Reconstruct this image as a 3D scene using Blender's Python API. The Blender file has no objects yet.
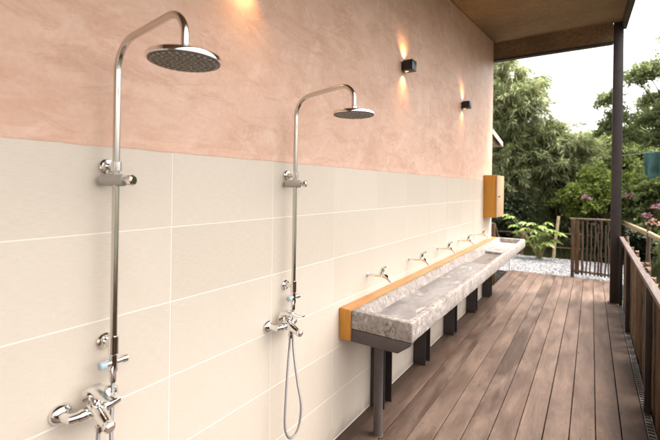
import bpy, bmesh, math, random
import numpy as np
from mathutils import Vector, Matrix, noise as mnoise

random.seed(7)
rng = np.random.default_rng(11)
SC = bpy.context.scene
COL = SC.collection
R = math.radians
ORG = {}          # object -> world origin its mesh coordinates are measured from


# ------------------------------------------------------------------ helpers
def tag(o, label=None, cat=None, group=None, kind=None):
    if label: o['label'] = label
    if cat: o['category'] = cat
    if group: o['group'] = group
    if kind: o['kind'] = kind
    return o


def thing(name, loc, label, cat, group=None):
    o = bpy.data.objects.new(name, None)
    o.empty_display_size = 0.1
    o.location = loc
    COL.objects.link(o)
    ORG[o.name] = Vector(loc)
    return tag(o, label, cat, group)


def copy_tree(o, delta=None, parent=None):
    c = o.copy()
    COL.objects.link(c)
    if parent: c.parent = parent
    if delta is not None: c.location = Vector(o.location) + Vector(delta)
    for ch in list(o.children): copy_tree(ch, None, c)
    return c


def link_mesh(name, me, m, parent):
    o = bpy.data.objects.new(name, me)
    if m: me.materials.append(m)
    COL.objects.link(o)
    if parent:
        o.parent = parent
        ORG[o.name] = ORG[parent.name]
    else:
        ORG[o.name] = Vector((0, 0, 0))
    return o


class MB:
    def __init__(s): s.v = []; s.f = []
    def add(s, vs, fs):
        b = len(s.v); s.v += [Vector(v) for v in vs]; s.f += [tuple(b + i for i in f) for f in fs]; return s
    def box(s, x0, x1, y0, y1, z0, z1):
        return s.add([(x0,y0,z0),(x1,y0,z0),(x1,y1,z0),(x0,y1,z0),(x0,y0,z1),(x1,y0,z1),(x1,y1,z1),(x0,y1,z1)],
                     [(0,3,2,1),(4,5,6,7),(0,1,5,4),(1,2,6,5),(2,3,7,6),(3,0,4,7)])
    def bar(s, a, b, w, h, up=(0,0,1)):
        a, b = Vector(a), Vector(b); d = (b - a).normalized(); u = Vector(up)
        sd = d.cross(u).normalized(); u = sd.cross(d).normalized()
        vs = []
        for p in (a, b):
            for i, j in ((-1,-1),(1,-1),(1,1),(-1,1)): vs.append(p + sd*(i*w/2) + u*(j*h/2))
        return s.add(vs, [(3,2,1,0),(4,5,6,7),(0,1,5,4),(1,2,6,5),(2,3,7,6),(3,0,4,7)])
    def tube(s, pts, r, n=16, caps=True):
        pts = [Vector(p) for p in pts]; k = len(pts)
        rs = r if isinstance(r, (list, tuple)) else [r]*k
        t0 = (pts[1]-pts[0]).normalized()
        ref = Vector((0,0,1)) if abs(t0.z) < .9 else Vector((1,0,0))
        nrm = (ref - t0*ref.dot(t0)).normalized(); vs = []
        for i, p in enumerate(pts):
            if i == 0: t = t0
            elif i == k-1: t = (pts[i]-pts[i-1]).normalized()
            else:
                t = (pts[i+1]-pts[i-1]); t = t.normalized() if t.length > 1e-9 else (pts[i]-pts[i-1]).normalized()
            nrm = nrm - t*nrm.dot(t)
            nrm = nrm.normalized() if nrm.length > 1e-6 else t.orthogonal().normalized()
            bn = t.cross(nrm)
            for j in range(n):
                a = 2*math.pi*j/n
                vs.append(p + (nrm*math.cos(a) + bn*math.sin(a))*rs[i])
        fs = [(i*n+j, i*n+(j+1)%n, (i+1)*n+(j+1)%n, (i+1)*n+j) for i in range(k-1) for j in range(n)]
        if caps: fs += [tuple(range(n-1,-1,-1)), tuple(range((k-1)*n, k*n))]
        return s.add(vs, fs)
    def lathe(s, prof, o, ax, n=32):
        """prof: (distance along axis, radius) pairs, first and last closed"""
        o = Vector(o); ax = Vector(ax).normalized(); u = ax.orthogonal().normalized(); w = ax.cross(u)
        vs = []
        for d, r in prof:
            for j in range(n):
                a = 2*math.pi*j/n
                vs.append(o + ax*d + (u*math.cos(a) + w*math.sin(a))*max(r, 1e-4))
        k = len(prof)
        fs = [(i*n+j, i*n+(j+1)%n, (i+1)*n+(j+1)%n, (i+1)*n+j) for i in range(k-1) for j in range(n)]
        fs += [tuple(range(n-1,-1,-1)), tuple(range((k-1)*n, k*n))]
        return s.add(vs, fs)
    def prism(s, poly, axis, a0, a1):
        """poly: 2-D points in the plane normal to axis; extruded from a0 to a1"""
        def P(p, a):
            return {'x': (a,p[0],p[1]), 'y': (p[0],a,p[1]), 'z': (p[0],p[1],a)}[axis]
        n = len(poly)
        return s.add([P(p,a0) for p in poly]+[P(p,a1) for p in poly],
                     [tuple(range(n)), tuple(range(2*n-1,n-1,-1))]+[(i,(i+1)%n,n+(i+1)%n,n+i) for i in range(n)])
    def build(s, name, m, parent=None, bevel=0, seg=2, smooth=35, label=None):
        off = ORG[parent.name] if parent else Vector((0,0,0))
        me = bpy.data.meshes.new(name)
        me.from_pydata([tuple(v-off) for v in s.v], [], s.f)
        bm = bmesh.new(); bm.from_mesh(me)
        bmesh.ops.recalc_face_normals(bm, faces=bm.faces)
        if bevel:
            es = [e for e in bm.edges if len(e.link_faces) == 2 and e.calc_face_angle(0) > R(30)]
            bmesh.ops.bevel(bm, geom=es, offset=bevel, segments=seg, profile=.5, affect='EDGES', clamp_overlap=True)
        bm.to_mesh(me); bm.free()
        if smooth:
            me.shade_smooth(); me.set_sharp_from_angle(angle=R(smooth))
        o = link_mesh(name, me, m, parent)
        if label: o['label'] = label
        return o


def arc(c, u, v, r, a0, a1, n=8):
    c, u, v = Vector(c), Vector(u), Vector(v)
    return [c + (u*math.cos(a0+(a1-a0)*i/n) + v*math.sin(a0+(a1-a0)*i/n))*r for i in range(n+1)]


def spline(pts, n=8):
    P = [Vector(p) for p in pts]; out = []
    for i in range(len(P)-1):
        p0 = P[max(i-1,0)]; p1 = P[i]; p2 = P[i+1]; p3 = P[min(i+2,len(P)-1)]
        for k in range(n):
            t = k/n
            out.append(.5*((2*p1)+(p2-p0)*t+(2*p0-5*p1+4*p2-p3)*t*t+(3*p1-p0-3*p2+p3)*t**3))
    return out+[P[-1]]


# ------------------------------------------------------------------ materials
class NM:
    def __init__(s, name, base=(.5,.5,.5), rough=.5, metal=0, spec=.5):
        s.m = bpy.data.materials.new(name); s.m.use_nodes = True
        s.t = s.m.node_tree; s.n = s.t.nodes; s.l = s.t.links
        s.b = s.n['Principled BSDF']; s.out = s.n['Material Output']
        s.b.inputs['Base Color'].default_value = (*base, 1)
        s.b.inputs['Roughness'].default_value = rough
        s.b.inputs['Metallic'].default_value = metal
        s.b.inputs['Specular IOR Level'].default_value = spec
        s._c = None
    def node(s, t, **kw):
        n = s.n.new(t)
        for k, v in kw.items(): setattr(n, k, v)
        return n
    def co(s):
        if not s._c: s._c = s.node('ShaderNodeTexCoord').outputs['Object']
        return s._c
    def mapped(s, scale=(1,1,1), rot=(0,0,0), src=None):
        mp = s.node('ShaderNodeMapping'); mp.inputs['Scale'].default_value = scale; mp.inputs['Rotation'].default_value = rot
        s.l.new(src or s.co(), mp.inputs['Vector']); return mp.outputs[0]
    def noise(s, scale, detail=5, rough=.55, vec=None, dist=0):
        n = s.node('ShaderNodeTexNoise'); n.inputs['Scale'].default_value = scale; n.inputs['Detail'].default_value = detail
        n.inputs['Roughness'].default_value = rough; n.inputs['Distortion'].default_value = dist
        s.l.new(vec or s.co(), n.inputs['Vector']); return n.outputs['Fac']
    def vor(s, scale, vec=None, feature='F1', out='Distance'):
        n = s.node('ShaderNodeTexVoronoi', feature=feature); n.inputs['Scale'].default_value = scale
        s.l.new(vec or s.co(), n.inputs['Vector']); return n.outputs[out]
    def ramp(s, fac, stops):
        n = s.node('ShaderNodeValToRGB'); e = n.color_ramp.elements
        while len(e) < len(stops): e.new(.5)
        for el, (p, c) in zip(e, stops):
            el.position = p; el.color = (*c, 1) if isinstance(c, (tuple, list)) else (c, c, c, 1)
        s.l.new(fac, n.inputs[0]); return n.outputs[0]
    def mix(s, a, b, fac, mode='MIX'):
        n = s.node('ShaderNodeMix', data_type='RGBA', blend_type=mode)
        for i, x in ((0, fac), (6, a), (7, b)):
            if isinstance(x, (int, float)): n.inputs[i].default_value = x
            elif isinstance(x, tuple): n.inputs[i].default_value = (*x, 1)
            else: s.l.new(x, n.inputs[i])
        return n.outputs[2]
    def math(s, op, a, b=0.0):
        n = s.node('ShaderNodeMath', operation=op)
        for i, x in enumerate((a, b)):
            if isinstance(x, (int, float)): n.inputs[i].default_value = x
            else: s.l.new(x, n.inputs[i])
        return n.outputs[0]
    def color(s, x): s.l.new(x, s.b.inputs['Base Color']); return s
    def rough(s, x): s.l.new(x, s.b.inputs['Roughness']); return s
    def bump(s, h, strength=.3, dist=.01):
        n = s.node('ShaderNodeBump'); n.inputs['Strength'].default_value = strength; n.inputs['Distance'].default_value = dist
        if s.b.inputs['Normal'].links: s.l.new(s.b.inputs['Normal'].links[0].from_socket, n.inputs['Normal'])
        s.l.new(h, n.inputs['Height']); s.l.new(n.outputs[0], s.b.inputs['Normal']); return s


MAT = {}

# polished lime plaster, mottled terracotta pink
k = NM('plaster', rough=.62, spec=.3)
big = k.noise(1.1, 6, .62, dist=.6)
mid = k.noise(6, 8, .66, k.mapped((1,1,1.5)), 1.2)
fine = k.noise(60, 6, .6)
swirl = k.noise(3.2, 9, .68, k.mapped((1,1.0,2.0), (R(25),0,0)), 1.0)
c = k.ramp(big, [(.3,(.63,.395,.292)), (.5,(.70,.462,.352)), (.72,(.76,.53,.42))])
c = k.mix(c, (.52,.285,.19), k.ramp(swirl, [(.48,0.0),(.62,.30),(.70,.04)]))
c = k.mix(c, (.78,.56,.46), k.ramp(mid, [(.48,0.0),(.75,.55)]))
c = k.mix(c, k.ramp(fine, [(.3,.38),(.7,.62)]), .22, 'OVERLAY')
tro = k.noise(2.6, 10, .74, k.mapped((1,1.0,3.4), (R(-18),0,0)), .8)
c = k.mix(c, (.50,.27,.18), k.ramp(tro, [(.52,0.0),(.60,.42),(.68,0.0)]))
c = k.mix(c, (.80,.58,.47), k.ramp(k.noise(4.5, 9, .7, k.mapped((1,1.,1.6), (R(35),0,0)), .9), [(.52,0.0),(.66,.55)]))
c = k.mix(c, (.60,.345,.235), k.ramp(k.noise(1.7, 8, .68, k.mapped((1,1.,1.3), (R(60),0,0)), 1.4), [(.50,0.0),(.68,.55)]))
k.color(c); k.rough(k.ramp(mid, [(.3,.5),(.7,.75)]))
k.bump(mid, .22, .008).bump(fine, .14, .002).bump(tro, .2, .006).bump(swirl, .12, .005)
MAT['plaster'] = k.m

# linen-textured cream tile
k = NM('tile', rough=.36, spec=.45)
weave = k.noise(30, 4, .6, k.mapped((1,1,16)))
weave2 = k.noise(30, 4, .6, k.mapped((1,14,1)))
g = k.node('ShaderNodeNewGeometry').outputs['Random Per Island']
c = k.ramp(g, [(0,(.600,.524,.438)),(.5,(.620,.543,.456)),(1,(.64,.563,.476))])
c = k.mix(c, k.ramp(weave, [(.3,.38),(.7,.62)]), .36, 'OVERLAY')
c = k.mix(c, k.ramp(weave2, [(.3,.44),(.7,.56)]), .20, 'OVERLAY')
c = k.mix(c, (.54,.45,.36), k.ramp(k.noise(2.2,6,.6,dist=1), [(.55,0.0),(.85,.25)]))
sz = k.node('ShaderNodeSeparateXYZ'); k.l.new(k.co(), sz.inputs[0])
dirt_shade = k.math('SUBTRACT', k.math('MULTIPLY', k.noise(5,7,.7,k.mapped((1,1,.5)),.6), .30), sz.outputs[2])
c = k.mix(c, (.20,.135,.085), k.ramp(k.math('ADD', dirt_shade, .33), [(.0,0.0),(.12,.6)]))  # brown stain plus contact shade, painted into the tile along the floor
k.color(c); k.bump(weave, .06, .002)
k.rough(k.ramp(k.noise(5,5,.6), [(.3,.30),(.7,.44)]))
MAT['tile'] = k.m
k = NM('grout', (.79,.735,.67), .8); MAT['grout'] = k.m

# weathered deck boards, grain along y, tone per board
k = NM('deck', rough=.6, spec=.35)
sx = k.node('ShaderNodeSeparateXYZ'); k.l.new(k.co(), sx.inputs[0])
idx = k.math('FLOOR', k.math('DIVIDE', k.math('SUBTRACT', sx.outputs[0], .09), .15))
wn = k.node('ShaderNodeTexWhiteNoise', noise_dimensions='1D'); k.l.new(idx, wn.inputs['W'])
off = k.node('ShaderNodeCombineXYZ'); k.l.new(sx.outputs[0], off.inputs[0])
k.l.new(k.math('ADD', sx.outputs[1], k.math('MULTIPLY', wn.outputs[0], 37.)), off.inputs[1])
k.l.new(k.math('MULTIPLY', idx, 3.1), off.inputs[2])
grain = k.noise(9, 8, .65, k.mapped((9,.35,1), src=off.outputs[0]), .8)
fgr = k.noise(60, 5, .6, k.mapped((5,.16,1), src=off.outputs[0]))
blot = k.noise(3.2, 7, .66, k.mapped((2.2,.42,1), src=off.outputs[0]), .25)
c = k.ramp(wn.outputs[0], [(0,(.044,.024,.016)),(.5,(.068,.039,.027)),(1,(.094,.059,.043))])
c = k.mix(c, (.032,.018,.012), k.ramp(grain, [(.45,0.0),(.72,.6)]))
c = k.mix(c, (.160,.107,.080), k.ramp(blot, [(.42,0.0),(.68,.8)]))
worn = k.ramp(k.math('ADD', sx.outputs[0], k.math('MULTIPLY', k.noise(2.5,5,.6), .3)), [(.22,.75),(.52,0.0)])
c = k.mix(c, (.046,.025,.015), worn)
c = k.mix(c, (.030,.020,.015), k.ramp(k.noise(2.0,8,.74,k.mapped((1.6,.8,1)),.3), [(.50,0.0),(.72,.6)]))
c = k.mix(c, k.ramp(fgr, [(.3,.33),(.7,.67)]), .45, 'OVERLAY')
c = k.mix(c, (.016,.012,.010), k.ramp(k.vor(3.1, k.mapped((2.2,.5,1), src=off.outputs[0])), [(.018,.9),(.05,0.0)]))
fx = k.math('FRACT', k.math('DIVIDE', k.math('SUBTRACT', sx.outputs[0], .09), .15)); fy = k.math('FRACT', k.math('DIVIDE', sx.outputs[1], .6))
ux = k.math('MULTIPLY', k.math('SUBTRACT', k.math('ABSOLUTE', k.math('SUBTRACT', fx, .5)), .31), .15)
uy = k.math('MULTIPLY', k.math('SUBTRACT', fy, .5), .6)
scr = k.math('SQRT', k.math('ADD', k.math('MULTIPLY', ux, ux), k.math('MULTIPLY', uy, uy)))
c = k.mix(c, (.014,.011,.010), k.math('LESS_THAN', scr, .0045))
k.color(c); k.rough(k.ramp(blot, [(.3,.46),(.7,.72)]))
k.bump(grain, .25, .004).bump(fgr, .25, .002)
MAT['deck'] = k.m

# cast terrazzo-like concrete, chipped faces
k = NM('concrete', rough=.75, spec=.3)
agg = k.vor(85, k.mapped((1,1,.6)), out='Color'); ag2 = k.noise(38, 8, .72, k.mapped((1,1,.55)), .5); cl = k.noise(5, 7, .65, dist=.7)
bw = k.node('ShaderNodeRGBToBW'); k.l.new(agg, bw.inputs[0])
c = k.ramp(cl, [(.3,(.235,.197,.175)),(.55,(.31,.266,.240)),(.75,(.38,.337,.308))])
c = k.mix(c, k.ramp(bw.outputs[0], [(.25,.30),(.75,.70)]), .40, 'OVERLAY')
c = k.mix(c, (.50,.465,.435), k.ramp(ag2, [(.53,0.0),(.63,.8)]))
c = k.mix(c, (.105,.09,.082), k.ramp(k.noise(24,8,.74,k.mapped((1,1,.7)),.8), [(.55,0.0),(.64,.85)]))
k.color(c); k.bump(ag2, .5, .006).bump(k.noise(90,5,.6), .3, .002)
MAT['concrete'] = k.m
k = NM('concrete_floor', rough=.6, spec=.35)
cl = k.noise(4, 7, .62, k.mapped((1.5,.6,1)), .8)
c = k.ramp(cl, [(.3,(.20,.178,.172)),(.55,(.28,.255,.246)),(.75,(.38,.355,.342))])
c = k.mix(c, (.60,.57,.545), k.ramp(k.noise(6,9,.74,k.mapped((1.3,.7,1)),.5), [(.54,0.0),(.64,.7)]))
c = k.mix(c, (.15,.125,.115), k.ramp(k.noise(9,8,.7,k.mapped((1.4,.5,1)),1.0), [(.52,0.0),(.74,.6)]))
c = k.mix(c, k.ramp(k.noise(80,5,.6), [(.3,.4),(.7,.6)]), .4, 'OVERLAY')
k.color(c); k.bump(cl, .2, .003); MAT['concrete_floor'] = k.m


k = NM('wet_concrete', rough=.35)
k.color(k.ramp(k.noise(14,7,.7,k.mapped((1,1,1)),.8), [(.3,(.13,.105,.095)),(.7,(.25,.215,.20))])); MAT['wet_concrete'] = k.m


def wood(name, c0, c1, c2, axis=(8,.4,8), rough=.45, scale=7, bump=.15, spec=.4):
    k = NM(name, rough=rough, spec=spec)
    g = k.noise(scale, 8, .62, k.mapped(axis), 1.0); f = k.noise(scale*7, 4, .6, k.mapped(axis))
    c = k.ramp(g, [(.3,c0),(.5,c1),(.7,c2)])
    c = k.mix(c, k.ramp(f, [(.3,.38),(.7,.62)]), .4, 'OVERLAY')
    k.color(c); k.bump(g, bump, .003).bump(f, bump, .001)
    MAT[name] = k.m
    return k


wood('varnished_wood', (.40,.16,.040), (.52,.24,.080), (.60,.32,.135), (7,.5,7), .3)
wood('lit_end_grain', (.42,.175,.022), (.52,.225,.03), (.58,.27,.045), (7,5,.6), .4)
wood('cabinet_wood', (.44,.185,.018), (.50,.22,.024), (.56,.26,.04), (7,5,.5), .4)
wood('pale_wood', (.36,.23,.13), (.45,.30,.18), (.53,.37,.24), (7,5,.6), .55)
wood('rail_wood', (.055,.036,.029), (.095,.067,.058), (.15,.112,.10), (7,.5,7), .5)
k = NM('slab_wood', rough=.75, spec=.25)
gi = k.node('ShaderNodeNewGeometry').outputs['Random Per Island']
g = k.noise(6, 8, .66, k.mapped((5,5,.42)), 1.6); f = k.noise(42, 5, .65, k.mapped((5,5,.4)))
c = k.ramp(gi, [(0,(.045,.026,.015)),(.45,(.10,.058,.030)),(.8,(.15,.092,.048)),(1,(.26,.18,.11))])
c = k.mix(c, (.026,.017,.011), k.ramp(g, [(.46,0.0),(.62,.85)]))
c = k.mix(c, (.27,.175,.085), k.ramp(k.noise(3.2,6,.65,k.mapped((2,2,.7)),1.2), [(.55,0.0),(.72,.55)]))
c = k.mix(c, k.ramp(f, [(.3,.3),(.7,.7)]), .5, 'OVERLAY')
k.color(c); k.bump(g, .6, .008).bump(f, .4, .003); MAT['slab_wood'] = k.m
wood('stick_wood', (.035,.021,.014), (.075,.047,.030), (.14,.095,.064), (6,6,.5), .75, 8, .5)
wood('bamboo_pole', (.28,.20,.11), (.42,.32,.19), (.55,.44,.29), (2,2,2), .5)
wood('bark', (.04,.028,.02), (.075,.055,.04), (.12,.092,.07), (4,4,.6), .9, 8, .8)
wood('culm', (.10,.115,.04), (.19,.19,.07), (.27,.25,.11), (2,2,1), .5)

k = NM('ceiling_board', rough=.7, spec=.25)
fl = k.noise(26, 5, .7, k.mapped((.8,1.4,1)), 1.5); bg = k.noise(1.8, 5, .6)
c = k.ramp(fl, [(.3,(.13,.086,.047)),(.5,(.22,.15,.086)),(.72,(.33,.235,.14))])
c = k.mix(c, (.10,.065,.034), k.ramp(bg, [(.4,0.0),(.75,.5)]))
k.color(c); k.bump(fl, .2, .003); MAT['ceiling_board'] = k.m

k = NM('painted_steel', rough=.48, spec=.45)
c = k.ramp(k.noise(9,6,.6), [(.3,(.028,.021,.020)),(.7,(.044,.034,.032))]); k.color(c)
k.bump(k.noise(120,3,.5), .05, .001); MAT['painted_steel'] = k.m
k = NM('bracket_steel', rough=.55, spec=.4)
c = k.ramp(k.noise(7,7,.65,dist=.5), [(.3,(.068,.053,.050)),(.7,(.10,.08,.076))]); k.color(c)
k.bump(k.noise(70,4,.6), .08, .001); MAT['bracket_steel'] = k.m
k = NM('chrome', (.80,.79,.77), .07, 1); k.rough(k.ramp(k.noise(40,5,.6), [(.4,.05),(.75,.16)])); MAT['chrome'] = k.m
k = NM('stainless', (.62,.595,.55), .2, 1)
k.rough(k.ramp(k.noise(30,4,.6,k.mapped((8,8,.4))), [(.3,.13),(.7,.26)])); MAT['stainless'] = k.m
k = NM('nozzle_plate', (.10,.09,.08), .45, .6); MAT['nozzle_plate'] = k.m
k = NM('rubber', (.42,.41,.39), .5); MAT['rubber'] = k.m
k = NM('grey_plastic', (.42,.395,.365), .35, .3); MAT['grey_plastic'] = k.m
k = NM('blue_plastic', (.36,.46,.50), .35); MAT['blue_plastic'] = k.m
k = NM('hose_metal', (.36,.35,.345), .3, .85)
sx = k.node('ShaderNodeTexWave', wave_type='BANDS', bands_direction='Z'); sx.inputs['Scale'].default_value = 90
k.l.new(k.co(), sx.inputs['Vector']); k.bump(sx.outputs['Fac'], .6, .002); MAT['hose_metal'] = k.m
k = NM('lamp_black', (.012,.012,.013), .38); MAT['lamp_black'] = k.m
k = NM('lens', (.9,.8,.6), .3)
k.b.inputs['Emission Color'].default_value = (1,.55,.2,1); k.b.inputs['Emission Strength'].default_value = .25; MAT['lens'] = k.m
k = NM('render_wall', (.62,.55,.47), .85); k.bump(k.noise(40,5,.6), .2, .004); MAT['render_wall'] = k.m
k = NM('metal_sheet', (.62,.61,.60), .45, .3); MAT['metal_sheet'] = k.m
k = NM('white_pvc', (.72,.68,.66), .4); MAT['white_pvc'] = k.m
k = NM('rust', (.11,.04,.03), .7); MAT['rust'] = k.m
k = NM('edge_metal', rough=.55)
k.color(k.ramp(k.noise(12,5,.6), [(.3,(.12,.108,.105)),(.7,(.21,.195,.19))])); MAT['edge_metal'] = k.m
k = NM('cloth', rough=.9)
k.color(k.ramp(k.noise(8,5,.6), [(.3,(.03,.085,.082)),(.7,(.06,.14,.132))])); MAT['cloth'] = k.m
k = NM('rope', (.22,.19,.15), .9); MAT['rope'] = k.m

k = NM('gravel_bed', rough=.9)
v = k.vor(28, out='Color'); d = k.vor(28)
bw = k.node('ShaderNodeRGBToBW'); k.l.new(v, bw.inputs[0])
c = k.ramp(bw.outputs[0], [(.2,(.10,.10,.103)),(.8,(.20,.20,.205))])
k.color(k.mix(c, (.20,.20,.20), k.ramp(d, [(.25,0.0),(.5,.7)]))); k.bump(d, .9, .02); MAT['gravel_bed'] = k.m
k = NM('gravel_stone', rough=.85)
g = k.node('ShaderNodeNewGeometry').outputs['Random Per Island']
k.color(k.ramp(g, [(0,(.09,.09,.093)),(.5,(.17,.17,.175)),(1,(.27,.27,.276))])); MAT['gravel_stone'] = k.m
k = NM('soil', rough=.95)
n1 = k.noise(1.6, 7, .65); n2 = k.noise(24, 6, .6)
c = k.ramp(n1, [(.35,(.022,.018,.012)),(.55,(.034,.032,.016)),(.7,(.04,.052,.018))])
k.color(k.mix(c, k.ramp(n2, [(.3,.35),(.7,.65)]), .5, 'OVERLAY')); k.bump(n2, .8, .03); MAT['soil'] = k.m


def leafmat(name, stops, trans=.35, rough=.5):
    k = NM(name, rough=rough, spec=.3)
    g = k.node('ShaderNodeNewGeometry').outputs['Random Per Island']
    c = k.ramp(g, stops)
    c = k.mix(c, k.ramp(k.noise(1.1,4,.6), [(.35,.36),(.65,.62)]), .55, 'OVERLAY')
    k.color(c)
    tr = k.node('ShaderNodeBsdfTranslucent'); k.l.new(k.mix(c, (1.0,.95,.45), .25, 'MULTIPLY'), tr.inputs[0])
    mx = k.node('ShaderNodeMixShader'); mx.inputs[0].default_value = trans
    k.l.new(k.b.outputs[0], mx.inputs[1]); k.l.new(tr.outputs[0], mx.inputs[2]); k.l.new(mx.outputs[0], k.out.inputs[0])
    MAT[name] = k.m


leafmat('bamboo_leaf', [(0,(.12,.165,.07)),(.5,(.225,.265,.12)),(.8,(.34,.36,.19)),(1,(.52,.49,.33))], .55)
leafmat('shrub_leaf', [(0,(.085,.125,.045)),(.5,(.155,.205,.07)),(1,(.25,.29,.11))], .55)
leafmat('bright_leaf', [(0,(.13,.185,.042)),(.6,(.22,.285,.066)),(1,(.34,.39,.11))], .5)
leafmat('pinnate_leaf', [(0,(.12,.165,.075)),(.6,(.21,.255,.11)),(1,(.31,.34,.16))], .6)
leafmat('dark_leaf', [(0,(.020,.032,.013)),(.7,(.034,.050,.020)),(1,(.06,.075,.03))], .25)
leafmat('pale_leaf', [(0,(.20,.29,.07)),(.6,(.31,.40,.12)),(1,(.43,.49,.22))], .45)
leafmat('grass_leaf', [(0,(.06,.075,.02)),(.6,(.10,.12,.03)),(1,(.17,.16,.06))], .3)
leafmat('flower', [(0,(.30,.11,.19)),(.6,(.38,.18,.26)),(1,(.46,.29,.35))], .35)
leafmat('peach_flower', [(0,(.60,.32,.27)),(1,(.72,.48,.42))], .35)

# ------------------------------------------------------------------ setting: ground, gravel, deck
m = MB()
NX, NY = 60, 60
gx = list(np.unique(np.concatenate([np.linspace(-400,-8,7), np.linspace(-8,14,45), np.linspace(14,400,7)])))
gy = list(np.unique(np.concatenate([np.linspace(-400,-6,7), np.linspace(-6,34,70), np.linspace(34,400,7)])))


def gz(x, y):
    z = -.32
    inner = (-8 < x < 14) and (-6 < y < 34)
    if x > 2.6: z += .20*min(1.6, (x-2.6))*min(1, max(0, (y-2)/4))
    if y > 11.6: z += .10*min(6, y-11.6)
    if inner: z += .05*math.sin(1.7*x+.6)*math.sin(1.3*y) + .03*math.sin(4.1*x+2.2*y)
    return z


vs = [(x, y, gz(x, y)) for y in gy for x in gx]; w = len(gx)
m.add(vs, [(j*w+i, j*w+i+1, (j+1)*w+i+1, (j+1)*w+i) for j in range(len(gy)-1) for i in range(w-1)])
tag(m.build('ground', MAT['soil'], smooth=180), 'bare dark soil and sparse green cover around the deck', 'ground', kind='structure')

m = MB().box(-1.3, 2.05, 8.875, 11.2, -.5, -.035)
tag(m.build('gravel_path', MAT['gravel_bed']), 'pale grey gravel path beyond the end of the deck', 'path', kind='structure')
# loose stones over the gravel: nobody could count them
N = 4200
P = np.column_stack([rng.uniform(-1.28, 2.03, N), rng.uniform(8.9, 11.17, N), np.full(N, -.03)])
ico = np.array([(0,0,1),(1,0,0),(0,1,0),(-1,0,0),(0,-1,0),(0,0,-1)], float)
fcs = np.array([(0,1,2),(0,2,3),(0,3,4),(0,4,1),(5,2,1),(5,3,2),(5,4,3),(5,1,4)])
S = rng.uniform(.014, .034, (N,1,1))*np.stack([rng.uniform(.7,1.3,(N,6)), rng.uniform(.7,1.3,(N,6)), rng.uniform(.5,.8,(N,6))], 2)
V = (ico[None]*S + P[:,None]).reshape(-1,3); F = (fcs[None]+6*np.arange(N)[:,None,None]).reshape(-1,3)
me = bpy.data.meshes.new('gravel'); me.from_pydata(V.tolist(), [], F.tolist())
tag(link_mesh('gravel_stones', me, MAT['gravel_stone'], None), 'loose pale stones lying on the gravel path', 'gravel', kind='stuff')

# deck: boards with open joints, on dark joists
m = MB(); x = -.06 + .0
edges = [.003] + [.09+.15*i for i in range(11)] + [1.7375]
for a, b in zip(edges[:-1], edges[1:]):
    cuts = [-4.0] + ([.3+.6*random.randint(1,13)+.002] if random.random() < .55 else []) + [8.85+random.uniform(-.008,.008)]
    for c0, c1 in zip(cuts[:-1], cuts[1:]):
        m.box(a+.0026+random.uniform(-.0006,.0006), b-.0026+random.uniform(-.0006,.0006), c0+.0012, c1-.0012, -.03, random.uniform(-.0012,.0012))
deck = m.build('deck_floor', MAT['deck'], bevel=.0025, seg=1)
tag(deck, 'weathered brown board deck running along the tiled wall', 'deck', kind='structure')
m = MB()
for i in range(22): m.box(.01, 1.74, -3.9+.6*i, -3.83+.6*i, -.14, -.0305)
m.box(.01, 1.735, 8.79, 8.84, -.30, -.0305)
m.build('joist', MAT['bark'], deck)
# metal edging with short cross slats along the outer edge
m = MB()
m.box(1.7385, 1.7435, -4, 7.12, -.06, .010); m.box(1.7805, 1.7865, -4, 7.12, -.06, .010)
y = -3.98
while y < 7.10:
    m.box(1.744, 1.780, y, y+.024, -.03, .004); y += .044
m.build('edge_grating', MAT['edge_metal'], deck)
m = MB().box(1.69, 1.786, -4, 7.12, -.5, -.142); m.build('edge_beam', MAT['bark'], deck)

# ------------------------------------------------------------------ plastered wall with tile dado
WALL_END = 7.02


def ceil_z(y): return 4.15 + .112*(y-7.1)


wall = thing('bathhouse_wall', (-1.6, 1.5, -.4), 'pink plastered wall with cream tiled lower half behind the showers', 'wall')
m = MB()
m.add([(-3.2,-4,-.4),(-.004,-4,-.4),(-.004,WALL_END,-.4),(-3.2,WALL_END,-.4),
       (-3.2,-4,ceil_z(-4)),(-.004,-4,ceil_z(-4)),(-.004,WALL_END,ceil_z(WALL_END)),(-3.2,WALL_END,ceil_z(WALL_END))],
      [(0,3,2,1),(4,5,6,7),(0,1,5,4),(1,2,6,5),(2,3,7,6),(3,0,4,7)])
m.build('plaster', MAT['plaster'], wall, bevel=.006)
m = MB().box(-.0039, -.0010, -4, WALL_END-.004, -.02, 1.799)
m.build('grout', MAT['grout'], wall)
m = MB(); y = .963-.6*8
while y < WALL_END-.02:
    for r_ in range(6):
        y1 = min(y+.6, WALL_END-.003)
        if y1-y > .02: m.box(-.0035, random.uniform(-.0002,.0002), y+.0021, y1-.0021, .3*r_+.0021, .3*r_+.2979)
    y += .6
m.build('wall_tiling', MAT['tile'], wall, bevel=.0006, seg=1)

ew = MB().prism([(.003,-3.2),(1.83,-3.2),(1.83,-3.05),(.003,-3.05)], 'z', -.3, ceil_z(-3.2)-.11)  # unseen wall, added to darken the near end of the veranda
tag(ew.build('added_shade_wall', MAT['render_wall'], bevel=.005), 'plain rendered wall added unseen behind the viewer to shade the veranda', 'wall')

# feathered lower edge of the plaster where it laps onto the tiles
m = MB(); ys = np.arange(-4, WALL_END-.004, .02); vs = []; fs = []
for i, y in enumerate(ys):
    zl = 1.7965 + .0045*mnoise.noise((y*7, 3, 1)) + .0025*mnoise.noise((y*31, 8, 2))
    vs += [(.0003,y,zl),(.0008,y,zl+.001),(.0008,y,1.803),(-.0036,y,1.835)]
fs = [(i*4+j, i*4+j+1, i*4+j+5, i*4+j+4) for i in range(len(ys)-1) for j in range(3)]
m.add(vs, fs); m.build('plaster_edge', MAT['plaster'], wall, smooth=60)

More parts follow.
